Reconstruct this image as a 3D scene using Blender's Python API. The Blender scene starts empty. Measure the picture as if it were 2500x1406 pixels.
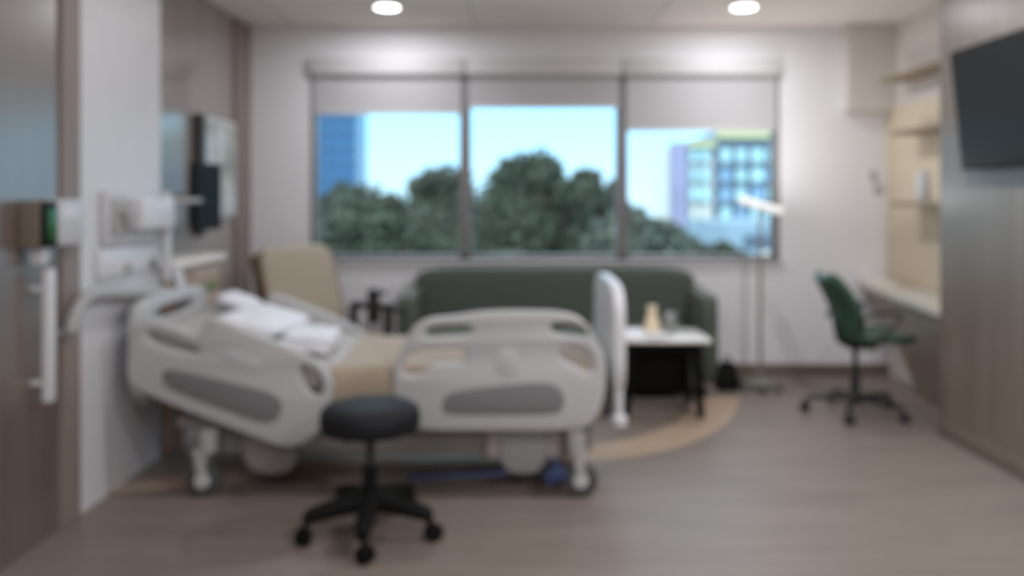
import bpy, bmesh, math, random
from mathutils import Vector, Matrix
R = math.radians
PI = math.pi
random.seed(7)
sc = bpy.context.scene
col = sc.collection

# ------------------------------------------------------------------ camera, sky, exposure
H = 1.3                       # eye height
cam_d = bpy.data.cameras.new('camera'); cam = bpy.data.objects.new('camera', cam_d); col.objects.link(cam)
cam.location = (0, 0, H); cam.rotation_euler = (R(90), 0, 0)
cam_d.sensor_width = 36; cam_d.lens = 28.8
cam_d.shift_y = -213 / 2500
cam_d.clip_start = 0.05; cam_d.clip_end = 400
USE_DOF = True
if USE_DOF:                   # the photograph is out of focus at every depth
    cam_d.dof.use_dof = True
    cam_d.dof.focus_distance = 0.62
    cam_d.dof.aperture_fstop = 3.0
sc.camera = cam
sc.view_settings.view_transform = 'Standard'
try: sc.view_settings.look = 'None'
except Exception: pass
sc.view_settings.exposure = 0.15
sc.view_settings.gamma = 1.0
sc.view_settings.use_curve_mapping = False
sc.cycles.max_bounces = 8
sc.cycles.sample_clamp_indirect = 6

world = bpy.data.worlds.new('sky'); sc.world = world; world.use_nodes = True
wn = world.node_tree; wn.nodes.clear()
wo = wn.nodes.new('ShaderNodeOutputWorld'); wb = wn.nodes.new('ShaderNodeBackground')
wt = wn.nodes.new('ShaderNodeTexCoord'); ws = wn.nodes.new('ShaderNodeSeparateXYZ'); wr = wn.nodes.new('ShaderNodeValToRGB')
wn.links.new(wt.outputs['Generated'], ws.inputs[0]); wn.links.new(ws.outputs['Z'], wr.inputs[0])
wn.links.new(wr.outputs[0], wb.inputs[0]); wn.links.new(wb.outputs[0], wo.inputs[0])
el = wr.color_ramp.elements
el[0].position = 0.0; el[0].color = (.84, 1.3, 1.6, 1)
el[1].position = 0.12; el[1].color = (.63, 1.4, 2.0, 1)
e = el.new(.55); e.color = (1.8, 2.1, 2.35, 1)
wb.inputs[1].default_value = 1.0

sd_ = bpy.data.lights.new('sun', 'SUN'); sun = bpy.data.objects.new('sun', sd_); col.objects.link(sun)
sd_.energy = 2.2; sd_.angle = R(4); sd_.color = (1, .96, .9)
sun.rotation_euler = Vector((.35, .72, -.62)).to_track_quat('-Z', 'Y').to_euler(); sun.location = (0, -20, 30)

# ceiling lamps, x / y; after the first two, unseen ones added for fill
LAMP_SPOTS = [(-.84, 5.51), (1.56, 5.51), (-.84, 3.3), (1.56, 3.3), (-.84, 1.1), (1.56, 1.1), (-.76, -.9), (1.83, -.9)]
CEIL = 2.6
YB = 6.12                     # face of the window wall
LAMP_POWER = [9.0, 8.3, 5, 26, 9, 32, 17, 48]

# ------------------------------------------------------------------ materials
def mat(name, c, rough=.5, metal=0.0, ior=1.45, coat=0.0, coat_rough=.1, bump=0.0, bscale=200, var=0.0, vscale=8, emit=None, estr=0, sheen=0):
    m = bpy.data.materials.new(name); m.use_nodes = True
    nt = m.node_tree; b = nt.nodes['Principled BSDF']
    b.inputs['Base Color'].default_value = (*c, 1)
    b.inputs['Roughness'].default_value = rough; b.inputs['Metallic'].default_value = metal
    b.inputs['IOR'].default_value = ior
    b.inputs['Coat Weight'].default_value = coat; b.inputs['Coat Roughness'].default_value = coat_rough
    b.inputs['Sheen Weight'].default_value = sheen
    tc = nt.nodes.new('ShaderNodeTexCoord')
    if var > 0:
        n = nt.nodes.new('ShaderNodeTexNoise'); n.inputs['Scale'].default_value = vscale; n.inputs['Detail'].default_value = 4
        nt.links.new(tc.outputs['Object'], n.inputs['Vector'])
        r = nt.nodes.new('ShaderNodeValToRGB')
        r.color_ramp.elements[0].position = .3; r.color_ramp.elements[1].position = .7
        r.color_ramp.elements[0].color = (*[x * (1 - var) for x in c], 1)
        r.color_ramp.elements[1].color = (*[min(1, x * (1 + var)) for x in c], 1)
        nt.links.new(n.outputs[0], r.inputs[0]); nt.links.new(r.outputs[0], b.inputs['Base Color'])
    if bump > 0:
        n = nt.nodes.new('ShaderNodeTexNoise'); n.inputs['Scale'].default_value = bscale; n.inputs['Detail'].default_value = 3
        nt.links.new(tc.outputs['Object'], n.inputs['Vector'])
        bp = nt.nodes.new('ShaderNodeBump'); bp.inputs['Strength'].default_value = bump; bp.inputs['Distance'].default_value = .002
        nt.links.new(n.outputs[0], bp.inputs['Height']); nt.links.new(bp.outputs[0], b.inputs['Normal'])
    if emit:
        b.inputs['Emission Color'].default_value = (*emit, 1); b.inputs['Emission Strength'].default_value = estr
    return m

def wood(name, c1, c2, rough=.3, ior=1.5, coat=0.0, coat_rough=.1, scale=(14, 14, .5)):
    m = mat(name, c1, rough, ior=ior, coat=coat, coat_rough=coat_rough); nt = m.node_tree; b = nt.nodes['Principled BSDF']
    tc = nt.nodes.new('ShaderNodeTexCoord'); mp = nt.nodes.new('ShaderNodeMapping'); mp.inputs['Scale'].default_value = scale
    n = nt.nodes.new('ShaderNodeTexNoise'); n.inputs['Scale'].default_value = 1.0; n.inputs['Detail'].default_value = 6; n.inputs['Roughness'].default_value = .6
    r = nt.nodes.new('ShaderNodeValToRGB'); r.color_ramp.elements[0].position = .35; r.color_ramp.elements[1].position = .68
    r.color_ramp.elements[0].color = (*c1, 1); r.color_ramp.elements[1].color = (*c2, 1)
    nt.links.new(tc.outputs['Object'], mp.inputs[0]); nt.links.new(mp.outputs[0], n.inputs['Vector'])
    nt.links.new(n.outputs[0], r.inputs[0]); nt.links.new(r.outputs[0], b.inputs['Base Color'])
    return m

M = {}
M['wall'] = mat('wall_paint', (.86, .85, .875), .75, bump=.05, bscale=60)
M['ceiling'] = mat('ceiling_tile', (.93, .875, .815), .9, bump=.2, bscale=90)
M['joint'] = mat('ceiling_joint', (.70, .67, .64), .8)
M['panel_white'] = mat('white_wall_panel', (.72, .72, .74), .45, var=.02)
M['wood'] = wood('walnut_laminate', (.135, .103, .083), (.185, .145, .12), .3, ior=2.6)
M['wood_far'] = wood('taupe_laminate', (.26, .225, .205), (.33, .29, .265), .15, ior=2.3)
M['wood_right'] = wood('grey_brown_laminate', (.175, .142, .112), (.23, .19, .155), .33, ior=1.6)
M['trim_wood'] = wood('taupe_edge_trim', (.25, .2, .18), (.29, .24, .215), .5)
M['beige'] = mat('beige_wall_paint', (.72, .625, .48), .7, var=.02)
M['soffit'] = mat('soffit_paint', (.70, .665, .62), .8)
M['baseboard'] = mat('brown_vinyl_base', (.21, .165, .135), .5)
M['frame'] = mat('grey_window_frame', (.25, .245, .25), .45, metal=.2)
M['blind'] = mat('blind_fabric', (.545, .54, .555), .9, bump=.4, bscale=900)
M['cassette'] = mat('blind_cassette', (.66, .65, .655), .6)
M['white_plastic'] = mat('white_plastic', (.72, .72, .74), .35)
M['bed_plastic'] = mat('bed_grey_plastic', (.53, .53, .525), .38)
M['bed_inset'] = mat('bed_dark_inset', (.205, .195, .20), .5)
M['bed_inset2'] = mat('bed_cover_grey', (.30, .295, .28), .45)
M['caster_grey'] = mat('caster_grey', (.42, .415, .40), .45)
M['bed_label'] = mat('bed_label_panel', (.56, .55, .56), .4)
M['bed_base'] = mat('bed_base_grey', (.25, .235, .215), .7, ior=1.3)
M['bed_tan'] = mat('bed_taupe_cover', (.36, .32, .31), .5)
M['steel'] = mat('brushed_steel', (.45, .43, .41), .35, metal=.8)
M['dark_steel'] = mat('dark_frame', (.04, .04, .04), .5)
M['blue'] = mat('blue_pedal', (.03, .048, .13), .4)
M['rubber'] = mat('black_rubber', (.035, .034, .034), .6)
M['tyre'] = mat('grey_tyre', (.07, .068, .066), .6)
M['black'] = mat('black_plastic', (.006, .006, .0055), .6, ior=1.25)
M['black_vinyl'] = mat('black_vinyl', (.012, .013, .015), .6, ior=1.3, bump=.1, bscale=120)
M['mattress'] = mat('mattress_cover', (.45, .42, .40), .7, bump=.1)
M['linen'] = mat('white_linen', (.84, .85, .90), .85, bump=.3, bscale=60)
M['blanket'] = mat('tan_blanket', (.42, .345, .26), .95, bump=.5, bscale=300, var=.05, vscale=20, sheen=.2)
M['sofa'] = mat('green_upholstery', (.085, .102, .080), .75, bump=.3, bscale=500, var=.08, vscale=30, sheen=.15)
M['recliner'] = mat('tan_vinyl', (.40, .345, .265), .5, bump=.1, bscale=120)
M['recliner_side'] = mat('brown_vinyl', (.20, .145, .085), .55)
M['dark_arm'] = mat('dark_brown_arm', (.045, .040, .038), .5)
M['chair_green'] = mat('chair_green', (.035, .085, .055), .55, bump=.15, bscale=300)
M['chair_black'] = mat('chair_black', (.02, .02, .018), .5)
M['table_white'] = mat('white_laminate', (.82, .80, .76), .25, coat=.3)
M['cream'] = mat('cream_ceramic', (.90, .74, .52), .35)
M['counter'] = mat('cream_countertop', (.66, .62, .55), .35)
M['desk_wood'] = wood('desk_laminate', (.28, .235, .175), (.34, .29, .225), .45)
M['shelf'] = wood('tan_shelf', (.26, .2, .13), (.3, .235, .155), .5)
M['screen'] = mat('screen_glass', (.011, .0115, .012), .38, ior=1.25)
M['screen_case'] = mat('black_case', (.013, .013, .013), .6, ior=1.3)
M['lamp_white'] = mat('white_enamel', (.9, .89, .87), .35, emit=(1, .98, .95), estr=.55)
M['lamp_pole'] = mat('lamp_pole_grey', (.36, .32, .29), .4, metal=.3)
M['base_grey'] = mat('lamp_base_grey', (.23, .23, .19), .5)
M['green_led'] = mat('green_window', (.015, .12, .02), .3)
M['brown_case'] = mat('brown_case', (.20, .165, .13), .5)
M['grey_case'] = mat('grey_case', (.42, .41, .40), .45)
M['dispenser'] = mat('pale_dispenser', (.60, .60, .62), .4)
M['knob'] = mat('grey_knob', (.2, .2, .2), .5)
M['cab_tan'] = wood('tan_drawer_front', (.40, .29, .215), (.46, .34, .26), .5)
M['light_cream'] = mat('cream_laminate', (.86, .80, .74), .4)
M['green_item'] = mat('green_box', (.12, .25, .08), .6)
M['downlight'] = mat('lamp_diffuser', (.9, .9, .9), .5, emit=(1, .96, .92), estr=7)
M['lamp_ring'] = mat('lamp_ring', (.75, .74, .73), .5)
M['bark'] = mat('bark', (.10, .08, .06), .9, var=.2, vscale=6)
M['leaf_a'] = mat('leaf_grey_green', (.075, .09, .064), .7, var=.45, vscale=.9)
M['leaf_b'] = mat('leaf_dark_green', (.055, .072, .048), .7, var=.45, vscale=1.1)
M['leaf_c'] = mat('leaf_blue_green', (.095, .115, .09), .7, var=.45, vscale=1.0)
M['tower_glass'] = mat('blue_tower_glass', (.04, .135, .28), .25, var=.1, vscale=.3)
M['tower_band'] = mat('tower_band', (.03, .095, .2), .5)
M['b_wall'] = mat('lilac_concrete', (.24, .25, .38), .8, var=.1, vscale=.4)
M['b_grey'] = mat('blue_grey_slab', (.17, .225, .29), .7)
M['b_cyan'] = mat('cyan_glazing', (.36, .60, .65), .3, var=.2, vscale=.35)
M['b_blue'] = mat('blue_glazing', (.21, .36, .54), .3, var=.2, vscale=.35)
M['b_pale'] = mat('pale_panel', (.55, .58, .54), .6)
M['b_yellow'] = mat('yellow_fascia', (.46, .48, .28), .6)
M['garage'] = mat('blue_grey_concrete', (.21, .31, .39), .8, var=.1, vscale=.4)
M['garage_dark'] = mat('garage_opening', (.07, .11, .16), .8)
M['ground'] = mat('pale_paving', (.50, .48, .44), .9, var=.1, vscale=.5)

def art_material():
    m = mat('pale_print', (.7, .75, .75), .35); nt = m.node_tree; b = nt.nodes['Principled BSDF']
    tc = nt.nodes.new('ShaderNodeTexCoord'); n = nt.nodes.new('ShaderNodeTexNoise'); n.inputs['Scale'].default_value = 4.5; n.inputs['Detail'].default_value = 5
    r = nt.nodes.new('ShaderNodeValToRGB'); cr = r.color_ramp
    cr.elements[0].position = .32; cr.elements[0].color = (.22, .27, .28, 1)
    cr.elements[1].position = .7; cr.elements[1].color = (.68, .74, .78, 1)
    x = cr.elements.new(.45); x.color = (.50, .52, .48, 1); x = cr.elements.new(.55); x.color = (.60, .66, .70, 1)
    nt.links.new(tc.outputs['Object'], n.inputs['Vector']); nt.links.new(n.outputs[0], r.inputs[0]); nt.links.new(r.outputs[0], b.inputs['Base Color'])
    return m
M['art'] = art_material()

def floor_material(name, c1, c2):
    m = mat(name, c1, .42, ior=1.45); nt = m.node_tree; b = nt.nodes['Principled BSDF']
    tc = nt.nodes.new('ShaderNodeTexCoord'); mp = nt.nodes.new('ShaderNodeMapping'); mp.inputs['Scale'].default_value = (1.2, 12, 1)
    n = nt.nodes.new('ShaderNodeTexNoise'); n.inputs['Scale'].default_value = 1; n.inputs['Detail'].default_value = 6
    r = nt.nodes.new('ShaderNodeValToRGB'); r.color_ramp.elements[0].position = .3; r.color_ramp.elements[1].position = .7
    r.color_ramp.elements[0].color = (*c1, 1); r.color_ramp.elements[1].color = (*c2, 1)
    nt.links.new(tc.outputs['Object'], mp.inputs[0]); nt.links.new(mp.outputs[0], n.inputs['Vector'])
    nt.links.new(n.outputs[0], r.inputs[0]); nt.links.new(r.outputs[0], b.inputs['Base Color'])
    return m
M['floor'] = floor_material('vinyl_plank_floor', (.20, .163, .140), (.262, .217, .188))
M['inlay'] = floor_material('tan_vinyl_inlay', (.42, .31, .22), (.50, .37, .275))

def glass_material():
    m = bpy.data.materials.new('window_glass'); m.use_nodes = True; nt = m.node_tree; nt.nodes.clear()
    o = nt.nodes.new('ShaderNodeOutputMaterial'); mx = nt.nodes.new('ShaderNodeMixShader')
    t = nt.nodes.new('ShaderNodeBsdfTransparent'); t.inputs[0].default_value = (.97, .99, .99, 1)
    g = nt.nodes.new('ShaderNodeBsdfGlossy'); g.inputs['Roughness'].default_value = .02
    f = nt.nodes.new('ShaderNodeFresnel'); f.inputs[0].default_value = 1.2
    nt.links.new(f.outputs[0], mx.inputs[0]); nt.links.new(t.outputs[0], mx.inputs[1]); nt.links.new(g.outputs[0], mx.inputs[2]); nt.links.new(mx.outputs[0], o.inputs[0])
    return m
M['glass'] = glass_material()
def tumbler_material():
    m = mat('clear_tumbler', (.9, .92, .92), .05); b = m.node_tree.nodes['Principled BSDF']
    b.inputs['Transmission Weight'].default_value = .8
    return m
M['tumbler'] = tumbler_material()

# ------------------------------------------------------------------ mesh helpers
def new(): return bmesh.new()
def box(bm, x0, x1, y0, y1, z0, z1, bev=0, seg=2):
    r = bmesh.ops.create_cube(bm, size=1)
    vs = r['verts']
    for v in vs:
        v.co = Vector(((x0 + x1) / 2 + v.co.x * (x1 - x0), (y0 + y1) / 2 + v.co.y * (y1 - y0), (z0 + z1) / 2 + v.co.z * (z1 - z0)))
    if bev > 0:
        es = list({e for v in vs for e in v.link_edges})
        bmesh.ops.bevel(bm, geom=es, offset=min(bev, .49 * min(abs(x1 - x0), abs(y1 - y0), abs(z1 - z0))), segments=seg, profile=.5, affect='EDGES')
    return bm
def obox(bm, c, size, rot, bev=0, seg=2):
    """box of SIZE about C turned by the euler ROT"""
    n0 = len(bm.verts)
    tmp = new(); box(tmp, -size[0] / 2, size[0] / 2, -size[1] / 2, size[1] / 2, -size[2] / 2, size[2] / 2, bev, seg)
    from mathutils import Euler
    mx = Matrix.Translation(c) @ Euler(rot).to_matrix().to_4x4()
    tmp.transform(mx); merge(bm, tmp); return bm
def merge(bm, tmp):
    me = bpy.data.meshes.new('t'); tmp.to_mesh(me); bm.from_mesh(me); bpy.data.meshes.remove(me); tmp.free()
def tube(bm, pts, r, n=12, cap=True):
    pts = [Vector(p) for p in pts]; k = len(pts)
    rs = r if isinstance(r, (list, tuple)) else [r] * k
    rings = []; up = None
    for i, p in enumerate(pts):
        d = (pts[min(i + 1, k - 1)] - pts[max(i - 1, 0)]).normalized()
        if up is None:
            up = Vector((0, 0, 1)) if abs(d.z) < .9 else Vector((1, 0, 0))
        a = (up - d * up.dot(d)).normalized(); b = d.cross(a); up = a
        rings.append([bm.verts.new(p + (a * math.cos(2 * PI * j / n) + b * math.sin(2 * PI * j / n)) * rs[i]) for j in range(n)])
    for i in range(k - 1):
        for j in range(n):
            bm.faces.new((rings[i][j], rings[i][(j + 1) % n], rings[i + 1][(j + 1) % n], rings[i + 1][j]))
    if cap:
        bm.faces.new(rings[0][::-1]); bm.faces.new(rings[-1])
    return bm
def lathe(bm, prof, c=(0, 0, 0), n=32, axis='Z'):
    """profile of (radius, height) turned about an axis through C"""
    c = Vector(c); rings = []
    def P(r, h, a):
        u, v = r * math.cos(a), r * math.sin(a)
        return c + (Vector((u, v, h)) if axis == 'Z' else Vector((u, h, v)) if axis == 'Y' else Vector((h, u, v)))
    for r, h in prof:
        rings.append([bm.verts.new(P(max(r, 1e-4), h, 2 * PI * j / n)) for j in range(n)])
    for i in range(len(prof) - 1):
        for j in range(n):
            bm.faces.new((rings[i][j], rings[i][(j + 1) % n], rings[i + 1][(j + 1) % n], rings[i + 1][j]))
    bm.faces.new(rings[0][::-1]); bm.faces.new(rings[-1])
    return bm
def smooth_poly(pts, it=2):
    for _ in range(it):
        q = []
        for i in range(len(pts)):
            a = pts[i]; b = pts[(i + 1) % len(pts)]
            q.append((a[0] * .75 + b[0] * .25, a[1] * .75 + b[1] * .25)); q.append((a[0] * .25 + b[0] * .75, a[1] * .25 + b[1] * .75))
        pts = q
    return pts
def plate(bm, loops, thick, bevel=.006):
    """flat plate in the XZ plane with holes: first loop is the outline; thickness along Y, centred on 0"""
    cu = bpy.data.curves.new('t', 'CURVE'); cu.dimensions = '2D'; cu.fill_mode = 'BOTH'
    cu.extrude = max(thick / 2 - bevel, .0005); cu.bevel_depth = bevel; cu.bevel_resolution = 2; cu.offset = -bevel
    for lp in loops:
        s = cu.splines.new('POLY'); s.points.add(len(lp) - 1); s.use_cyclic_u = True
        for p, (x, z) in zip(s.points, lp): p.co = (x, z, 0, 1)
    o = bpy.data.objects.new('t', cu); col.objects.link(o)
    bpy.context.view_layer.update()
    me = bpy.data.meshes.new_from_object(o.evaluated_get(bpy.context.evaluated_depsgraph_get()))
    tmp = new(); tmp.from_mesh(me)
    tmp.transform(Matrix.Rotation(R(90), 4, 'X'))
    bmesh.ops.remove_doubles(tmp, verts=tmp.verts, dist=1e-5)
    bmesh.ops.recalc_face_normals(tmp, faces=tmp.faces)
    merge(bm, tmp)
    bpy.data.objects.remove(o); bpy.data.curves.remove(cu); bpy.data.meshes.remove(me)
    return bm
def shift(bm, dx, dy, dz):
    bm.transform(Matrix.Translation((dx, dy, dz))); return bm
def cushion(bm, x0, x1, y0, y1, z0, z1, puff=.3, p=4, n=10, wr=0.0, seed=0):
    """soft pad: superelliptic block, thinner towards its rim"""
    rnd = random.Random(seed)
    tmp = new(); bmesh.ops.create_cube(tmp, size=2)
    bmesh.ops.subdivide_edges(tmp, edges=list(tmp.edges), cuts=n, use_grid_fill=True)
    hx, hy, hz = (x1 - x0) / 2, (y1 - y0) / 2, (z1 - z0) / 2
    ph = [rnd.uniform(0, 6) for _ in range(4)]
    for v in tmp.verts:
        u, w, t = v.co
        k = (abs(u) ** 8 + abs(w) ** 8 + abs(t) ** 8) ** (1 / 8)
        u, w, t = u / k, w / k, t / k
        s = 1 - puff * max(abs(u) ** p, abs(w) ** p) if abs(u) <= 1 else 1
        zz = t * s
        if wr: zz += wr * (math.sin(5 * u + ph[0]) * math.sin(4 * w + ph[1]) + .6 * math.sin(9 * u + 3 * w + ph[2])) * (1 - .5 * abs(t))
        v.co = Vector(((x0 + x1) / 2 + u * hx, (y0 + y1) / 2 + w * hy, (z0 + z1) / 2 + zz * hz))
    merge(bm, tmp); return bm

def link(name, bm, m, parent=None, world=False, smooth=True, angle=35):
    me = bpy.data.meshes.new(name)
    if world and parent is not None: bm.transform(parent_matrix(parent).inverted())
    bmesh.ops.recalc_face_normals(bm, faces=bm.faces)
    bm.to_mesh(me); bm.free()
    if smooth:
        me.polygons.foreach_set('use_smooth', [True] * len(me.polygons)); me.set_sharp_from_angle(angle=R(angle))
    me.materials.append(m)
    o = bpy.data.objects.new(name, me); col.objects.link(o)
    if parent is not None: o.parent = parent
    return o
def parent_matrix(p):
    mx = Matrix.LocRotScale(p.location, p.rotation_euler, None)
    return parent_matrix(p.parent) @ mx if p.parent else mx
def tag(o, label, cat, group=None, kind=None):
    o['label'] = label; o['category'] = cat
    if group: o['group'] = group
    if kind: o['kind'] = kind
    return o
def thing(name, label, cat, loc=(0, 0, 0), rz=0, group=None):
    o = bpy.data.objects.new(name, None); col.objects.link(o); o.empty_display_size = .1
    o.location = loc; o.rotation_euler = (0, 0, rz)
    return tag(o, label, cat, group)
def struct(name, bm, m, parent=None, **k):
    o = link(name, bm, m, parent, **k)
    if parent is None: o['kind'] = 'structure'
    return o
def copy_tree(o, parent=None):
    c = o.copy(); col.objects.link(c); c.parent = parent
    for ch in list(o.children): copy_tree(ch, c)
    return c

# ------------------------------------------------------------------ the room
XL, XLF, XR, XRA = -1.79, -1.97, 2.38, 2.81     # left wall (near), left wall (recess), right wall (near), right wall (alcove)
YN = -2.0                                         # wall behind the viewer
struct('floor', box(new(), -2.4, 3.3, YN, YB + .3, -.1, 0), M['floor'], smooth=False)
struct('ceiling', box(new(), -2.4, 3.3, YN, YB + .3, CEIL, CEIL + .1), M['ceiling'], smooth=False)
bm = new()
for x in (-1.62, -.28, 1.02): box(bm, x - .006, x + .006, YN + .02, YB - .01, CEIL - .004, CEIL + .002)
for y in (4.8, 2.2): box(bm, -1.7, 2.3, y - .006, y + .006, CEIL - .004, CEIL + .002)
struct('trim_1', bm, M['joint'], smooth=False)

WX0, WX1, WZ0, WZ1 = -1.514, 2.003, .857, 2.36   # the window opening
bm = new()
box(bm, XLF - .2, WX0, YB, YB + .25, 0, CEIL); box(bm, WX1, 3.3, YB, YB + .25, 0, CEIL)
box(bm, WX0, WX1, YB, YB + .25, 0, WZ0); box(bm, WX0, WX1, YB, YB + .25, WZ1, CEIL)
struct('wall_back', bm, M['wall'], smooth=False)
struct('baseboard_back', box(new(), XLF, XRA, YB - .012, YB, 0, .085, .003), M['baseboard'])
# left: wood laminate near the viewer, a white service panel, a recessed wood wall beyond
struct('wall_left', box(new(), XL - .2, XL, YN, 3.385, 0, CEIL), M['wood'], smooth=False)
struct('trim_2', box(new(), XL - .1, XL + .012, 3.24, 3.38, 0, CEIL, .003), M['trim_wood'], smooth=False)
struct('wall_left.001', box(new(), XL - .40, XL + .006, 3.38, 4.16, 0, CEIL, .004), M['panel_white'], smooth=False)
struct('wall_left.002', box(new(), XLF - .2, XLF, 4.155, YB, 0, CEIL), M['wood_far'], smooth=False)
struct('trim_3', box(new(), XLF, XLF + .02, 5.80, YB, 0, CEIL, .003), M['trim_wood'], smooth=False)
struct('wall_right', box(new(), XR, XR + .2, YN, 4.555, 0, CEIL), M['wood_right'], smooth=False)
struct('wall_right.001', box(new(), XRA, XRA + .2, 4.45, YB, 0, CEIL), M['soffit'], smooth=False)
struct('trim_6', box(new(), XRA - .012, XRA, 4.57, YB, .70, 1.985, .002), M['beige'])
struct('wall_right.002', box(new(), XR + .2, XRA + .1, 4.45, 4.555, 0, CEIL), M['wood_right'], smooth=False)
struct('baseboard_right', box(new(), XR - .012, XR, YN, 4.555, 0, .085, .003), M['baseboard'])
struct('wall_front', box(new(), -2.4, 3.3, YN - .2, YN, 0, CEIL), M['wall'], smooth=False)
struct('trim_4', box(new(), 2.46, XRA, 6.0, YB, 1.96, CEIL, .004), M['soffit'], smooth=False)  # boxed-in soffit over the desk
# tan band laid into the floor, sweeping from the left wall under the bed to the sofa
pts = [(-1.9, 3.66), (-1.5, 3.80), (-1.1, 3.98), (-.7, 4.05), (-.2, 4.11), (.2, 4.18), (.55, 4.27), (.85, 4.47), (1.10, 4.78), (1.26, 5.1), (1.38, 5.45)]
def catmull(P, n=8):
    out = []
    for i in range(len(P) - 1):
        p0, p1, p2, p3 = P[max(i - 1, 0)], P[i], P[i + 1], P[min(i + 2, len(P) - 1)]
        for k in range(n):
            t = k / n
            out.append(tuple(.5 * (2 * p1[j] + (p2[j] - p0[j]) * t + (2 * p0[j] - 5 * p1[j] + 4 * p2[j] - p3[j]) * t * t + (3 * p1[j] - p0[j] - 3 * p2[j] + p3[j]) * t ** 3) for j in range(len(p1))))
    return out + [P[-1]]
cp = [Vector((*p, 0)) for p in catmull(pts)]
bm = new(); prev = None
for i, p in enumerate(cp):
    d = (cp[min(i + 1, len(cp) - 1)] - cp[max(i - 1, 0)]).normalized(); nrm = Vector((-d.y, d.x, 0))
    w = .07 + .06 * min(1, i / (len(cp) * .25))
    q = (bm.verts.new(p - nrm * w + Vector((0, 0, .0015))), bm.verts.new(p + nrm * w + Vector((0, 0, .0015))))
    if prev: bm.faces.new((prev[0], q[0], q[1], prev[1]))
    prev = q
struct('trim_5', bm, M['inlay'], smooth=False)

# windows: three lights side by side
M_X = [-1.514, -.352, .826, 2.003]
for i in range(3):
    x0, x1 = M_X[i], M_X[i + 1]; f = .042
    w = bpy.data.objects.new('window_%d' % (i + 1), None); col.objects.link(w); w['kind'] = 'structure'; w.location = ((x0 + x1) / 2, YB + .05, WZ0)
    bm = new()
    for a, b in ((x0, x0 + f), (x1 - f, x1)): box(bm, a, b, YB + .02, YB + .12, WZ0, WZ1, .004)
    box(bm, x0, x1, YB + .02, YB + .12, WZ0, WZ0 + .035, .004); box(bm, x0, x1, YB + .02, YB + .12, WZ1 - .04, WZ1, .004)
    link('window_frame', bm, M['frame'], w, world=True)
    link('window_pane', box(new(), x0 + f, x1 - f, YB + .068, YB + .074, WZ0 + .03, WZ1 - .03), M['glass'], w, world=True, smooth=False)
struct('window_sill', box(new(), WX0 - .02, WX1 + .02, YB - .03, YB + .03, WZ0 - .025, WZ0, .006), M['cassette'])
names = ['left window, hanging halfway between the other two', 'middle window, rolled up the furthest of the three', 'right window, pulled down the furthest of the three']
for i, zb in enumerate((1.945, 1.99, 1.82)):
    x0, x1 = M_X[i] + .028, M_X[i + 1] - .028
    t = thing('roller_blind', 'pale grey roller blind in the ' + names[i], 'blind', ((x0 + x1) / 2, YB, WZ1), 0, 'roller blinds of the three windows')
    link('cassette', box(new(), x0 - .022, x1 + .022, YB - .05, YB + .018, 2.235, WZ1 + .0, .008), M['cassette'], t, world=True)
    link('shade_fabric', box(new(), x0, x1, YB + .004, YB + .008, zb + .02, 2.26), M['blind'], t, world=True)
    link('bottom_bar', box(new(), x0, x1, YB - .001, YB + .013, zb, zb + .024, .004), M['cassette'], t, world=True)

# ceiling lights
lab = ['round recessed ceiling light left of centre near the window wall', 'round recessed ceiling light on the right near the window wall',
       'unseen round fill light above the near left of the bed', 'unseen round fill light over the open floor on the right', 'unseen round fill light in the left of the entrance',
       'unseen round fill light in the right of the entrance', 'unseen round fill light nearest the entry wall, on the left', 'unseen round fill light nearest the entry wall, on the right']
for (x, y), lb, pw in zip(LAMP_SPOTS, lab, LAMP_POWER):
    t = thing('ceiling_light', lb, 'light', (x, y, CEIL), 0, 'recessed ceiling lights')
    link('trim_ring', lathe(new(), [(.082, -.002), (.10, -.006), (.105, -.001), (.105, .0), (.082, .0)], n=40), M['lamp_ring'], t)
    link('diffuser', lathe(new(), [(.0, -.004), (.078, -.004), (.082, 0)], n=40), M['downlight'], t)
    ld = bpy.data.lights.new('ceiling_lamp', 'AREA'); ld.shape = 'DISK'; ld.size = .15; ld.energy = pw; ld.color = (.97, .975, 1.02)
    lo = bpy.data.objects.new('ceiling_lamp', ld); col.objects.link(lo); lo.location = (0, 0, -.012); lo.parent = t

# ------------------------------------------------------------------ hospital bed
YN_R, YF_R = 3.58, 4.50        # planes of the near and far side rails
S = 2000 / YN_R
def px(x, y): return ((x - 1250) / S, H - (y - 490) / S)
def loop(pts, it=2): return smooth_poly([px(*p) for p in pts], it)
YC = (YN_R + YF_R) / 2
bed = thing('hospital_bed', 'grey adjustable hospital bed with raised head and plastic side rails', 'bed', (-.62, YC, 0))
# head rail, tilted with the backrest
HEAD_OUT = [(314, 938), (316, 860), (330, 805), (350, 780), (384, 778), (440, 798), (480, 816), (494, 808), (500, 780), (520, 770), (600, 803), (700, 842), (768, 872), (806, 905), (818, 950), (800, 1005), (778, 1055), (745, 1085), (700, 1090), (660, 1080), (390, 975)]
HEAD_SLOT = [(356, 812), (380, 804), (470, 838), (496, 858), (470, 862), (374, 836)]
HEAD_EYE = [(728, 888), (765, 895), (792, 930), (786, 962), (764, 962), (742, 930)]
HEAD_INSET = [(402, 903), (422, 896), (620, 942), (684, 962), (694, 992), (682, 1022), (650, 1032), (590, 1012), (420, 950), (402, 930)]
FOOT_OUT = [(962, 985), (960, 900), (975, 860), (1005, 800), (1040, 775), (1110, 770), (1180, 758), (1300, 756), (1395, 762), (1435, 790), (1455, 830), (1478, 870), (1480, 960), (1455, 1025), (1415, 1050), (1200, 1050), (1010, 1050), (972, 1020)]
FOOT_UL = [(1036, 812), (1048, 794), (1135, 790), (1158, 800), (1148, 816), (1050, 828)]
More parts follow.
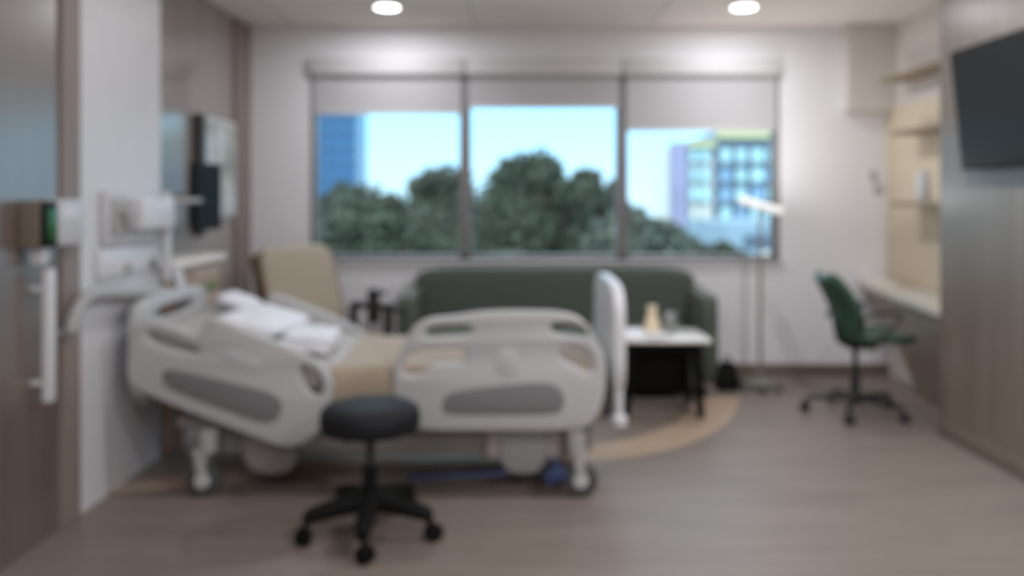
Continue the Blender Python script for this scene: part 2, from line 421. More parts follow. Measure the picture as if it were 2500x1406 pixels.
FOOT_UR = [(1340, 788), (1400, 786), (1430, 800), (1438, 822), (1400, 818), (1348, 812)]
FOOT_LL = [(980, 900), (996, 862), (1035, 852), (1125, 848), (1142, 862), (1135, 884), (1060, 886), (1032, 910), (996, 918)]
FOOT_LR = [(1358, 848), (1410, 838), (1440, 858), (1452, 900), (1425, 912), (1402, 890), (1366, 874)]
FOOT_INSET = [(1080, 990), (1086, 964), (1112, 950), (1300, 930), (1358, 934), (1378, 965), (1374, 998), (1350, 1010), (1110, 1010), (1084, 1004)]
def rail(name, y, outline, holes, inset, label, sgn):
    o = link(name, shift(plate(new(), [loop(outline)] + [loop(h) for h in holes], .042, .014), 0, y, 0), M['bed_plastic'], bed, world=True, angle=50)
    i = link('inset_panel', shift(plate(new(), [loop(inset)], .012, .004), 0, y + sgn * .021, 0), M['bed_inset'], o, world=True)
    i['label'] = 'dark grey inset panel'
    return o
near_head = rail('side_rail', YN_R, HEAD_OUT, [HEAD_SLOT, HEAD_EYE], HEAD_INSET, '', -1)
near_foot = rail('side_rail', YN_R, FOOT_OUT, [FOOT_UL, FOOT_UR, FOOT_LL, FOOT_LR], FOOT_INSET, '', -1)
far_head = rail('side_rail', YF_R, HEAD_OUT, [HEAD_SLOT, HEAD_EYE], HEAD_INSET, '', 1)
link('control_panel', shift(plate(new(), [loop([(1212, 850), (1264, 850), (1264, 912), (1212, 912)], 1)], .008, .003), 0, YN_R - .021, 0), M['bed_label'], near_foot, world=True)
link('control_panel', shift(plate(new(), [loop([(545, 845), (640, 873), (640, 908), (545, 883)], 1)], .006, .002), 0, YN_R - .021, 0), M['bed_label'], near_head, world=True)
link('rail_seam', shift(plate(new(), [loop([(1040, 832), (1130, 830), (1180, 826), (1400, 826), (1400, 829), (1180, 829), (1130, 834), (1040, 836)], 0)], .003, .001), 0, YN_R - .021, 0), M['bed_label'], near_foot, world=True)
# head board and foot board
def board(y0, y1, z0, z1, arch, x, th, holes=(), foot=0):
    """upright board across the bed: outline in Y-Z"""
    a = [(y0, z0), (y0, z1 - arch), (y0 + .05, z1 - arch * .35), (y0 + .16, z1), (y1 - .16, z1), (y1 - .05, z1 - arch * .35), (y1, z1 - arch), (y1, z0)]
    b = plate(new(), [smooth_poly(a, 3)] + [smooth_poly(h, 2) for h in holes], th, .012)
    b.transform(Matrix.Translation((x, 0, 0)) @ Matrix.Rotation(R(90), 4, 'Z')); return b
hb = link('headboard', board(3.62, 4.46, .33, .86, .06, -1.68, .05, holes=([(3.80, .74), (4.28, .74), (4.28, .80), (3.80, .80)],)), M['bed_plastic'], bed, world=True, angle=50)
link('footboard', board(3.60, 4.48, .36, .93, .13, .475, .055), M['white_plastic'], bed, world=True, angle=50)
for y in (3.64, 4.44):
    bm = new()
    tube(bm, [(.475, y, .45), (.475, y, .35)], .02); lathe(bm, [(.02, 0), (.036, .008), (.036, .04), (.02, .05)], (.475, y, .30), 20)
    link('corner_bumper', bm, M['white_plastic'], bed, world=True)
# mattress: flat foot section and raised head section
bm = new()
cushion(bm, -.78, .43, 3.63, 4.45, .40, .543, .15)
tmp = cushion(new(), -.90, .02, -.41, .41, -.14, .02, .12)
tmp.transform(Matrix.Translation((-.76, YC, .552)) @ Matrix.Rotation(R(12), 4, 'Y')); merge(bm, tmp)
link('mattress', bm, M['mattress'], bed, world=True)
# deck and chassis
bm = new(); box(bm, -.80, .44, 3.64, 4.44, .33, .40, .015)
tmp = box(new(), -.88, 0, -.39, .39, -.22, -.14, .015); tmp.transform(Matrix.Translation((-.78, YC, .552)) @ Matrix.Rotation(R(12), 4, 'Y')); merge(bm, tmp)
link('deck', bm, M['dark_steel'], bed, world=True)
bm = new(); box(bm, -1.42, .36, 3.70, 4.36, .145, .315, .03, 3); box(bm, -1.50, .36, 3.66, 3.74, .285, .33, .01); box(bm, -1.50, .36, 4.34, 4.42, .285, .33, .01)
link('bed_frame', bm, M['bed_base'], bed, world=True)
for cx_, half, m, lo in ((-1.08, .13, 'bed_base', .075), (.05, .115, 'bed_inset2', .075)):
    prof = [(cx_ - half, .30), (cx_ - half, .16), (cx_ - half * .7, lo + .015), (cx_ - half * .3, lo), (cx_ + half * .3, lo), (cx_ + half * .7, lo + .015), (cx_ + half, .16), (cx_ + half, .30)]
    link('lift_cover', shift(plate(new(), [smooth_poly(prof, 2)], .30, .02), 0, 3.80, 0), M[m], bed, world=True)
c = link('lift_housing', box(new(), -.12, .235, 3.66, 3.9, .14, .31, .02, 3), M['bed_tan'], bed, world=True); c['label'] = 'taupe lift housing'
# casters
def bed_caster(x, y, sgn):
    bm = new()
    tube(bm, [(x - .02 * sgn, y, .30), (x - .02 * sgn, y, .20)], [.046, .04], 20)
    for dy in (-.028, .028):
        tmp = plate(new(), [smooth_poly([(-.035, .115), (.015, .115), (.022, .0), (0, -.022), (-.02, .0)], 2)], .012, .004); shift(tmp, x, y + dy, .085); merge(bm, tmp)
    box(bm, x - .045, x + .03, y - .03, y + .03, .175, .215, .012)
    c = link('caster', bm, M['caster_grey'], bed, world=True)
    link('wheel', lathe(new(), [(.03, -.02), (.058, -.02), (.076, -.012), (.076, .012), (.058, .02), (.03, .02)], (x, y, .076), 32, 'Y'), M['tyre'], c, world=True)
    link('hub_cap', lathe(new(), [(.0, -.036), (.028, -.034), (.034, -.028), (.034, .028), (.028, .034), (0, .036)], (x, y, .076), 28, 'Y'), M['bed_plastic'], c, world=True)
for x, sg in ((.30, 1), (-1.355, -1)):
    for y in (3.60, 4.44): bed_caster(x, y, sg)
# brake pedals
bm = new(); obox(bm, (-.24, 3.64, .08), (.45, .03, .022), (0, R(-3), 0), .01)
p = link('brake_bar', bm, M['blue'], bed, world=True); p['label'] = 'dark blue foot brake bar'
bm = new(); obox(bm, (.19, 3.585, .10), (.10, .05, .06), (0, R(-18), 0), .012); box(bm, .17, .21, 3.60, 3.73, .1, .15, .01)
p = link('brake_pedal', bm, M['blue'], bed, world=True); p['label'] = 'blue foot brake pedal'

# ------------------------------------------------------------------ bedding, lying on the bed
def drape(name, x0, x1, y0, y1, ztop, drops, m, label, cat, th=.02, nx=30, ny=44, wave=.006, seed=1, skew=0.0):
    """cloth laid over the mattress; DROPS = (near, far) hang over the sides; closed sheet of thickness TH"""
    rnd = random.Random(seed); ph = [rnd.uniform(0, 6) for _ in range(6)]
    path = []
    n_, f_ = drops; r = .035
    L = n_ + (y1 - y0) + f_
    bm = new(); top = []; bot = []
    for i in range(nx + 1):
        u = i / nx; rt = []; rb = []
        for j in range(ny + 1):
            s = j / ny * L
            if s < n_:
                d = n_ - s; y, z, nv = y0 - .006 * math.sin(9 * u + 3 * d) , ztop - d, Vector((0, -1, 0))
                if d < r: nv = Vector((0, -1, 1)).normalized(); y += (r - d) * .3; z -= (r - d) * .12
            elif s > n_ + (y1 - y0):
                d = s - n_ - (y1 - y0); y, z, nv = y1, ztop - d, Vector((0, 1, 0))
            else:
                y = y0 + s - n_; z = ztop; nv = Vector((0, 0, 1))
            x = x0 + (x1 - x0) * u + skew * (y - y0) + .008 * math.sin(6 * s + ph[2]) * (1 if u in (0, 1) else .5)
            w = wave * (math.sin(11 * x + 3 * s + ph[0]) + math.sin(7 * s - 5 * x + ph[1]) + .5 * math.sin(21 * x + ph[3]) + 2)
            p = Vector((x, y, z)) + nv * (w * .5)
            rt.append(bm.verts.new(p + nv * th)); rb.append(bm.verts.new(p))
        top.append(rt); bot.append(rb)
    for i in range(nx):
        for j in range(ny):
            bm.faces.new((top[i][j], top[i + 1][j], top[i + 1][j + 1], top[i][j + 1])); bm.faces.new((bot[i][j + 1], bot[i + 1][j + 1], bot[i + 1][j], bot[i][j]))
    for i in range(nx):
        bm.faces.new((bot[i][0], bot[i + 1][0], top[i + 1][0], top[i][0])); bm.faces.new((top[i][ny], top[i + 1][ny], bot[i + 1][ny], bot[i][ny]))
    for j in range(ny):
        bm.faces.new((top[0][j], top[0][j + 1], bot[0][j + 1], bot[0][j])); bm.faces.new((bot[nx][j], bot[nx][j + 1], top[nx][j + 1], top[nx][j]))
    return tag(link(name, bm, m, angle=60), label, cat)
drape('blanket', -.80, .40, 3.622, 4.44, .544, (.19, .02), M['blanket'], 'tan blanket covering the foot half of the hospital bed', 'blanket', th=.018)
bm = cushion(new(), -.15, .15, -.26, .26, -.055, .055, .7, 2, 14, wr=.06, seed=3)
o = link('pillow', bm, M['linen'], angle=60); o.location = (-1.215, 4.04, .715); o.rotation_euler = (0, R(13), R(-6))
tag(o, 'large white pillow lying on the raised part of the mattress', 'pillow', 'white bed pillows')
bm = cushion(new(), -.10, .10, -.12, .12, -.045, .045, .7, 2, 14, wr=.05, seed=5)
o = link('pillow', bm, M['linen'], angle=60); o.location = (-1.425, 4.30, .768); o.rotation_euler = (0, R(22), R(4))
tag(o, 'white pillow at the very head of the bed, behind the larger one', 'pillow', 'white bed pillows')
bm = cushion(new(), -.115, .115, -.20, .20, -.028, .03, .25, 4, 12, wr=.12, seed=9)
cushion(bm, -.10, .12, -.19, .185, .02, .055, .3, 4, 12, wr=.12, seed=10)
o = link('sheet', bm, M['linen'], angle=60); o.location = (-.955, 3.87, .638); o.rotation_euler = (0, R(6), R(3))
tag(o, 'folded white sheet turned down at the edge of the tan blanket', 'sheet')

# ------------------------------------------------------------------ round stool
SX, SY = -.552, 3.19
st = thing('rolling_stool', 'round black rolling stool in front of the bed', 'stool', (SX, SY, 0))
link('seat_cushion', lathe(new(), [(.0, .408), (.166, .408), (.186, .414), (.193, .43), (.194, .465), (.188, .490), (.168, .505), (.12, .513), (.05, .516), (0, .517)], n=56), M['black_vinyl'], st, angle=60)
bm = new(); lathe(bm, [(.06, .386), (.075, .398), (.075, .41), (0, .41)], n=28); lathe(bm, [(.018, .24), (.018, .40)], n=20)
link('gas_lift', bm, M['dark_steel'], st)
link('column_sleeve', lathe(new(), [(.034, .10), (.031, .16), (.027, .25), (.024, .27), (.018, .272)], n=24), M['black'], st)
bm = new(); tube(bm, [(-.03, .0, .392), (-.07, -.01, .377), (-.10, -.015, .367)], [.007, .007, .01], 10)
link('height_lever', bm, M['black'], st)
def star_base(st, rad, a0, hubz, m, wheel_r=.026, drop=.02, wm='rubber', rr=(.028, .02)):
    link('hub', lathe(new(), [(.03, hubz - .035), (.045, hubz - .03), (.05, hubz), (.04, hubz + .03), (.03, hubz + .04)], n=24), m, st)
    for k in range(5):
        a = a0 + k * 2 * PI / 5; d = Vector((math.cos(a), math.sin(a), 0)); q = Vector((-d.y, d.x, 0))
        bm = new()
        tube(bm, [d * .03 + Vector((0, 0, hubz)), d * rad * .5 + Vector((0, 0, hubz - drop * .35)), d * rad * .9 + Vector((0, 0, hubz - drop)), d * rad + Vector((0, 0, hubz - drop - .012))], [rr[0], (rr[0] + rr[1]) / 2, rr[1], rr[1] * .8], 14)
        tube(bm, [d * rad + Vector((0, 0, hubz - drop - .008)), d * rad + Vector((0, 0, wheel_r * 1.6))], .009, 10)
        link('leg', bm, m, st)
        bm = new(); tr = d.lerp(q, .6).normalized(); c = d * rad + tr * .012 + Vector((0, 0, wheel_r)); ax = tr.cross(Vector((0, 0, 1)))
        for s in (-1, 1):
            tube(bm, [c + ax * s * .006, c + ax * s * .009, c + ax * s * .021, c + ax * s * .024], [wheel_r * .85, wheel_r, wheel_r, wheel_r * .85], 20)
        obox(bm, c + Vector((0, 0, wheel_r * .75)), (.03, .03, .02), (0, 0, math.atan2(tr.y, tr.x)), .008)
        link('caster', bm, M[wm], st)
star_base(st, .25, -PI / 2 + .06, .135, M['black'], .033, .03, rr=(.043, .030), wm='black')

# ------------------------------------------------------------------ sofa
sf = thing('sofa', 'long dark green sofa under the window', 'sofa', (.30, 5.40, 0))
bm = new(); cushion(bm, -.70, 1.315, 5.84, 6.07, .36, .825, .02, 12, 14)
link('backrest', bm, M['sofa'], sf, world=True)
for x0, x1 in ((-.65, .295), (.305, 1.255)):
    link('seat_cushion', cushion(new(), x0, x1, 5.40, 5.90, .27, .43, .10, 6), M['sofa'], sf, world=True)
for x in (-.705, 1.31):
    bm = plate(new(), [smooth_poly([(5.38, .04), (5.38, .62), (5.42, .675), (5.55, .675), (5.95, .69), (6.05, .69), (6.05, .04)], 2)], .10, .02)
    bm.transform(Matrix.Translation((x, 0, 0)) @ Matrix.Rotation(R(90), 4, 'Z')); link('armrest', bm, M['sofa'], sf, world=True)
link('base', box(new(), -.65, 1.255, 5.42, 6.05, .06, .275, .01), M['sofa'], sf, world=True)
for x in (-.66, 1.27):
    for y in (5.44, 6.0): link('foot', lathe(new(), [(.02, 0), (.026, .06)], (x, y, 0), 16), M['black'], sf, world=True)

# ------------------------------------------------------------------ recliner in the corner
rc = thing('recliner', 'tan patient recliner in the corner by the window', 'chair', (-1.17, 5.28, 0), R(47))  # local: faces -Y
W = .275
bm = cushion(new(), -W, W, -.065, .065, -.02, .645, .06, 8, 12)
bm.transform(Matrix.Translation((0, .24, .38)) @ Matrix.Rotation(R(-20), 4, 'X'))
link('backrest', bm, M['recliner'], rc)
bm = new()
for s in (-1, 1):
    tmp = box(new(), s * (W + .002) - .012, s * (W + .002) + .012, -.055, .064, .0, .605, .012); tmp.transform(Matrix.Translation((0, .245, .38)) @ Matrix.Rotation(R(-20), 4, 'X')); merge(bm, tmp)
b = link('side_panel', bm, M['recliner_side'], rc); b['label'] = 'brown side panels of the backrest'
link('seat', cushion(new(), -W + .01, W - .01, -.30, .27, .31, .45, .12, 6), M['recliner'], rc)
link('leg_rest', cushion(new(), -W + .02, W - .02, -.40, -.32, .10, .40, .1, 6), M['recliner'], rc)
bm = new(); box(bm, -W + .02, W - .02, -.28, .30, .10, .30, .02)
link('base', bm, M['dark_arm'], rc)
for s in (-1, 1):
    bm = new(); obox(bm, (s * (W + .045), -.06, .595), (.065, .52, .05), (R(-2), 0, 0), .018, 3)
    a = link('armrest', bm, M['dark_arm'], rc)
    bm = new(); box(bm, s * (W + .045) - .02, s * (W + .045) + .02, -.22, -.16, .08, .58, .01); box(bm, s * (W + .045) - .02, s * (W + .045) + .02, .16, .22, .08, .58, .01); box(bm, s * (W + .045) - .02, s * (W + .045) + .02, -.25, .25, .08, .12, .01)
    link('arm_support', bm, M['dark_arm'], rc)
    if s < 0: continue
    bm = new(); box(bm, s * (W + .045) - .035, s * (W + .045) + .035, -.06, .0, .48, .69, .012); obox(bm, (s * (W + .045), -.075, .695), (.07, .13, .03), (R(6), 0, 0), .012)
    link('recline_handle', bm, M['dark_arm'], rc)
for sx in (-1, 1):
    for sy in (-.24, .26): link('caster', lathe(new(), [(.02, -.015), (.04, -.012), (.04, .012), (.02, .015)], (sx * .26, sy, .04), 18, 'X'), M['rubber'], rc)

# ------------------------------------------------------------------ side table and what stands on it
tb = thing('side_table', 'low white topped side table with black legs before the sofa', 'table', (.905, 5.07, 0))
link('table_top', box(new(), -.285, .285, -.21, .21, .45, .478, .012, 3), M['table_white'], tb)
bm = new(); box(bm, -.22, .22, -.16, .16, .405, .45, .006); box(bm, -.2, .2, .13, .15, .10, .42, .004)
link('apron', bm, M['black'], tb)
for sx in (-1, 1):
    for sy in (-1, 1):
        bm = new(); tube(bm, [(sx * .195, sy * .14, .43), (sx * .225, sy * .175, 0)], [.03, .024], 4); link('leg', bm, M['black'], tb)
o = link('bottle', lathe(new(), [(.0, 0), (.046, 0), (.05, .008), (.048, .05), (.036, .10), (.026, .135), (.03, .165), (.033, .172), (.0, .172)], n=32), M['cream'])
o.location = (.865, 5.06, .478); tag(o, 'cream coloured tapered bottle on the white side table', 'bottle')
t = thing('drinking_glass', 'clear drinking glass beside the cream bottle', 'glass', (.985, 5.10, .478))
link('glass_wall', lathe(new(), [(.0, 0), (.034, 0), (.038, .13), (.035, .13), (.031, .008), (.0, .008)], n=28), M['tumbler'], t)
link('drink', lathe(new(), [(.0, .009), (.030, .009), (.0325, .07), (.0, .07)], n=28), M['brown_case'], t)
o = link('magazine', box(new(), -.105, .105, -.14, .14, 0, .012, .003), M['linen']); o.location = (.755, 5.07, .478); o.rotation_euler = (0, 0, R(12))
tag(o, 'white magazine lying on the left of the side table', 'magazine')
o = link('saucer', lathe(new(), [(.0, 0), (.045, 0), (.07, .012), (.072, .015), (.044, .005), (.0, .005)], n=32), M['linen']); o.location = (.88, 4.935, .478)
tag(o, 'white saucer at the front of the side table, before the bottle', 'saucer')

# ------------------------------------------------------------------ floor lamp and bag
fl = thing('floor_lamp', 'tall floor lamp with a white bar head beside the sofa', 'lamp', (1.72, 5.66, 0))
bm = new(); lathe(bm, [(.0, .028), (.07, .028), (.075, .036), (.06, .05), (.03, .06), (.018, .075)], n=32)
for a in (20, 140, 260, 80, 200, 320):
    d = Vector((math.cos(R(a)), math.sin(R(a)), 0)); tube(bm, [d * .04 + Vector((0, 0, .042)), d * .135 + Vector((0, 0, .034))], [.018, .014], 10)
link('base', bm, M['base_grey'], fl)
for a in (20, 140, 260, 80, 200, 320):
    d = Vector((math.cos(R(a)), math.sin(R(a)), 0)); bm = new(); lathe(bm, [(.008, -.011), (.02, -.009), (.02, .009), (.008, .011)], d * .138 + Vector((0, 0, .02)), 16, 'X'); link('caster', bm, M['rubber'], fl)
bm = new(); tube(bm, [(-.005, 0, .05), (-.005, 0, 1.24)], [.013, .011], 16); link('pole', bm, M['lamp_pole'], fl)
bm = new(); tube(bm, [(-.005, 0, 1.2), (-.005, 0, 1.25), (.01, 0, 1.265)], .016, 14); link('joint', bm, M['lamp_pole'], fl)
bm = new(); obox(bm, (.0, 0, 1.267), (.30, .10, .048), (0, R(16), 0), .02, 3); link('lamp_head', bm, M['lamp_white'], fl)
ld = bpy.data.lights.new('uplight', 'AREA'); ld.shape = 'RECTANGLE'; ld.size = .26; ld.size_y = .08; ld.energy = 3.3; ld.color = (1, .98, .96)
lo = bpy.data.objects.new('uplight', ld); col.objects.link(lo); lo.location = (.008, 0, 1.298); lo.rotation_euler = (R(180), R(16), 0); lo.parent = fl

bg = thing('handbag', 'small black bag on the floor at the right end of the sofa', 'bag', (1.475, 5.62, 0))
bm = cushion(new(), -.085, .085, -.05, .05, 0, .20, .1, 4, 10)
for v in bm.verts:
    k = 1 - .45 * max(0, v.co.z / .20) ** 2; v.co.x *= k; v.co.y *= k
link('bag_body', bm, M['black'], bg)
bm = new(); tube(bm, [(-.035 + .07 * i / 12, 0, .185 + .05 * math.sin(PI * i / 12)) for i in range(13)], .006, 10); link('handle', bm, M['black'], bg)

# ------------------------------------------------------------------ task chair (faces +X)
tc_ = thing('task_chair', 'green office chair on black casters at the desk', 'chair', (2.095, 5.0, 0))
def shell(path, halfw, th, n=12):
    """curved panel: PATH of (x, z, half-width factor) swept across Y"""
    P = catmull([(a, b, c) for a, b, c in path], 6)
    bm = new(); A = []; B = []
    for i, (x, z, f) in enumerate(P):
        x2, z2, _ = P[min(i + 1, len(P) - 1)]; x1, z1, _ = P[max(i - 1, 0)]
        d = Vector((x2 - x1, 0, z2 - z1)).normalized(); nv = Vector((-d.z, 0, d.x))
        ra = []; rb = []
        for j in range(n + 1):
            t = j / n * 2 - 1; cv = .035 * (t * t)
            p = Vector((x, t * halfw * f, z)) + nv * cv
            e = th * (1 - .5 * abs(t) ** 4)
            ra.append(bm.verts.new(p + nv * e / 2)); rb.append(bm.verts.new(p - nv * e / 2))
        A.append(ra); B.append(rb)
    for i in range(len(P) - 1):
        for j in range(n):
            bm.faces.new((A[i][j], A[i][j + 1], A[i + 1][j + 1], A[i + 1][j])); bm.faces.new((B[i][j + 1], B[i][j], B[i + 1][j], B[i + 1][j + 1]))
        bm.faces.new((A[i][0], A[i + 1][0], B[i + 1][0], B[i][0])); bm.faces.new((A[i + 1][n], A[i][n], B[i][n], B[i + 1][n]))
    for k in (0, -1):
        for j in range(n): bm.faces.new((A[k][j], B[k][j], B[k][j + 1], A[k][j + 1]))
    return bm
link('backrest', shell([(-.215, .835, .55), (-.185, .80, .85), (-.125, .70, 1), (-.085, .60, 1), (-.075, .52, .9), (-.055, .475, .82)], .22, .055), M['chair_green'], tc_, angle=60)
link('seat', shell([(-.075, .49, .8), (-.045, .463, .9), (.03, .452, 1), (.15, .458, 1), (.24, .462, .92), (.275, .445, .7)], .225, .05), M['chair_green'], tc_, angle=60)
bm = new(); box(bm, -.06, .10, -.09, .09, .405, .43, .01); tube(bm, [(-.05, 0, .42), (-.10, 0, .45), (-.12, 0, .56)], .018, 10); link('tilt_mechanism', bm, M['chair_black'], tc_)
bm = new(); lathe(bm, [(.016, .22), (.016, .41)], n=16); lathe(bm, [(.03, .08), (.028, .2), (.022, .26), (.016, .262)], n=20); link('gas_lift', bm, M['chair_black'], tc_)
for s in (-1, 1):
    bm = new(); tube(bm, catmull([(-.09, s * .22, .56), (-.02, s * .255, .635), (.08, s * .26, .65), (.14, s * .26, .645), (.15, s * .255, .61), (.06, s * .25, .52), (.02, s * .2, .43)], 6), .010, 10); link('armrest', bm, M['chair_black'], tc_)
star_base(tc_, .285, -PI / 2 + .72, .10, M['chair_black'], .03, .012, rr=(.022, .016))

# ------------------------------------------------------------------ desk, shelves
dk = thing('desk', 'built-in desk with cream worktop and brown panel below in the alcove', 'desk', (2.6, 5.3, 0))
def prism(bm, poly, z0, z1):
    a = [bm.verts.new((x, y, z0)) for x, y in poly]; b = [bm.verts.new((x, y, z1)) for x, y in poly]; n = len(poly)
    bm.faces.new(a[::-1]); bm.faces.new(b)
    for i in range(n): bm.faces.new((a[i], a[(i + 1) % n], b[(i + 1) % n], b[i]))
    return bm
link('worktop', prism(new(), [(2.37, 4.57), (2.80, 4.57), (2.80, YB - .005), (2.60, YB - .005)], .655, .695), M['counter'], dk, world=True, smooth=False)
link('apron', prism(new(), [(2.41, 4.57), (2.43, 4.57), (2.655, 6.0), (2.635, 6.0)], .55, .655), M['desk_wood'], dk, world=True, smooth=False)
bm = new()                                        # knee panel leaning back from the worktop edge to the floor
q = [(2.545, 5.70, .65), (2.70, 5.44, 0), (2.565, 4.58, 0), (2.405, 4.58, .65)]
f = [bm.verts.new(p) for p in q]; g = [bm.verts.new((x + .03, y, z)) for x, y, z in q]
bm.faces.new(f); bm.faces.new(g[::-1])
for i in range(4): bm.faces.new((f[i], f[(i + 1) % 4], g[(i + 1) % 4], g[i]))
link('front_panel', bm, M['desk_wood'], dk, world=True, smooth=False)
link('edge_strip', prism(new(), [(2.365, 4.57), (2.37, 4.57), (2.60, YB - .005), (2.595, YB - .005)], .657, .693), M['counter'], dk, world=True, smooth=False)
for z, y1, lb in ((2.13, 5.80, 'tan wall shelf in the alcove, topmost of three'), (1.745, 5.62, 'tan wall shelf in the alcove, middle of three'), (1.262, 5.62, 'tan wall shelf in the alcove holding the white vase, lowest of three')):
    t = tag(link('wall_shelf', box(new(), 2.60, 2.797, 4.58, y1, z, z + .03, .004), M['shelf']), lb, 'shelf', 'tan shelves in the desk alcove')
o = link('vase', lathe(new(), [(.0, 0), (.034, 0), (.04, .01), (.042, .10), (.038, .16), (.028, .185), (.03, .20), (.025, .2), (.02, .18), (.0, .18)], n=32), M['white_plastic']); o.location = (2.66, 5.30, 1.292)
tag(o, 'white vase standing on the lowest alcove shelf', 'vase')
o = link('paper_tray', prism(new(), [(-.09, -.14), (.09, -.14), (.09, .14), (-.09, .14)], 0, .03), M['light_cream'], smooth=False); o.location = (2.66, 5.95, .695)
tag(o, 'cream stack of papers at the back of the desk', 'papers')
for (x, z, w, h), lb in zip(((2.70, 1.485, .05, .075), (2.735, 1.385, .06, .075)), ('grey wall switch plate by the desk, upper of two', 'grey wall switch plate by the desk, lower of two')):
    t = thing('switch_plate', lb, 'switch', (x, YB, z), 0, 'switch plates beside the desk')
    link('cover_plate', box(new(), -w / 2, w / 2, -.008, 0, -h / 2, h / 2, .003), M['grey_case'], t)
    link('rocker', box(new(), -w / 5, w / 5, -.012, -.006, -h / 3.2, h / 3.2, .002), M['dispenser'], t)

# ------------------------------------------------------------------ television on the right wall
tv = thing('television', 'large black television tilted down on the right wood wall', 'television', (XR, 3.68, 1.76))
tilt = R(6)
def tvb(bm): bm.transform(Matrix.Translation((-.085, 0, 0)) @ Matrix.Rotation(-tilt, 4, 'Y')); return bm
bm = new(); box(bm, -.012, .03, -.54, .54, -.305, .305, .008); link('housing', tvb(bm), M['screen_case'], tv)
bm = new(); box(bm, -.0145, -.010, -.528, .528, -.288, .293); link('screen', tvb(bm), M['screen'], tv, smooth=False)
bm = new(); box(bm, -.06, -.001, -.22, .22, -.10, .10, .006); box(bm, -.05, -.001, -.26, .26, -.30, -.25, .006); link('wall_bracket', bm, M['screen_case'], tv)

# ------------------------------------------------------------------ bedside monitor and picture on the left
mo = thing('monitor', 'black upright bedside monitor on a dark wall track', 'monitor', (-1.77, 4.72, 1.1))
def wb(bm, name, m): return link(name, bm, M[m], mo, world=True)
bm = new(); obox(bm, (-1.765, 4.72, 1.325), (.042, .30, .385), (0, 0, R(-8)), .012); wb(bm, 'housing', 'screen_case')
bm = new(); obox(bm, (-1.743, 4.717, 1.325), (.004, .27, .35), (0, 0, R(-8)), 0); wb(bm, 'screen', 'black')
bm = new(); box(bm, XLF + .002, XLF + .05, 5.06, 5.15, 1.08, 1.84, .008); wb(bm, 'wall_track', 'dark_steel')
bm = new(); tube(bm, [(XLF + .04, 5.10, 1.32), (-1.83, 4.95, 1.32), (-1.78, 4.76, 1.32)], .022, 12); wb(bm, 'support_arm', 'dark_steel')
bm = new(); tube(bm, [(-1.785, 4.145, 1.30), (-1.71, 4.22, 1.30), (-1.73, 4.50, 1.30), (-1.785, 4.70, 1.305)], .016, 12); b = wb(bm, 'swing_arm', 'grey_case'); b['label'] = 'pale grey swing arm'

pc = thing('picture', 'pale abstract print hanging on the recessed wood wall behind the monitor', 'picture', (XLF, 5.54, 1.2))
link('picture_frame', box(new(), XLF, XLF + .022, 5.20, 5.78, 1.19, 1.845, .004), M['dispenser'], pc, world=True)
link('print', box(new(), XLF + .022, XLF + .025, 5.22, 5.76, 1.21, 1.825), M['art'], pc, world=True, smooth=False)

# ------------------------------------------------------------------ fixtures on the white service panel and the near wood wall
def onwall(x, X):           # distance at which the plane X = const appears at pixel column x
    return 2000 * X / (x - 1250)
XW = XL + .006
cs = thing('wall_console', 'white medical wall console with a recessed grey bay', 'console', (XW, 3.85, 1.1))
def cw(bm, name, m, parent=None): return link(name, bm, M[m], parent or cs, world=True)
bm = new(); box(bm, XW, XW + .03, 3.54, 4.14, 1.10, 1.345, .01); cw(bm, 'back_plate', 'dispenser')
bm = new(); box(bm, XW, XW + .10, 3.74, 4.10, 1.165, 1.315, .014, 3); cw(bm, 'white_box', 'white_plastic')
bm = new(); box(bm, XW + .028, XW + .04, 3.58, 3.72, 1.14, 1.31, .004); cw(bm, 'bay', 'grey_case')
bm = new(); lathe(bm, [(.0, .075), (.022, .073), (.026, .06), (.026, .03)], (XW, 3.66, 1.25), 24, 'X'); cw(bm, 'knob', 'grey_case')
bm = new(); lathe(bm, [(.0, .065), (.018, .063), (.022, .05), (.022, .03)], (XW, 3.70, 1.20), 24, 'X'); cw(bm, 'knob', 'grey_case')
ol = thing('outlet_panel', 'white outlet panel under the wall console above the grey rail', 'panel', (XW, 3.85, .95))
bm = new(); box(bm, XW, XW + .025, 3.50, 4.07, .965, 1.09, .008); link('cover', bm, M['white_plastic'], ol, world=True)
for y in (3.74, 4.0):
    bm = new(); lathe(bm, [(.0, .045), (.02, .043), (.024, .03), (.024, .02)], (XW, y, 1.0 - .005), 24, 'X'); link('gas_outlet', bm, M['knob'] if y > 3.9 else M['grey_case'], ol, world=True)
vp = thing('equipment_rail', 'white upright equipment rail at the edge of the white wall panel', 'rail', (XW + .03, 4.12, .83))
bm = new(); box(bm, XW + .04, XW + .07, 4.085, 4.125, .90, 1.34, .006); link('upright', bm, M['white_plastic'], vp, world=True)
for z in (.955, 1.29): link('bracket', box(new(), XW, XW + .045, 4.09, 4.12, z - .02, z + .02, .004), M['grey_case'], vp, world=True)
br = thing('bumper_rail', 'grey bumper rail bending down at its near end, behind the headboard', 'rail', (XW, 3.7, .88))
bm = new(); tube(bm, catmull([(XW + .05, 4.11, .842), (XW + .05, 3.8, .872), (XW + .05, 3.45, .908), (XW + .05, 3.32, .90), (XW + .05, 3.245, .84), (XW + .05, 3.22, .78)], 6), .027, 14); link('rail_tube', bm, M['grey_case'], br, world=True)
for y, z in ((3.95, .857), (3.48, .904)): link('stand_off', tube(new(), [(XW - .004, y, z), (XW + .05, y, z)], .014, 12), M['grey_case'], br, world=True)
link('stand_off', tube(new(), [(XL, 3.22, .775), (XW + .05, 3.22, .785)], .016, 12), M['grey_case'], br, world=True)

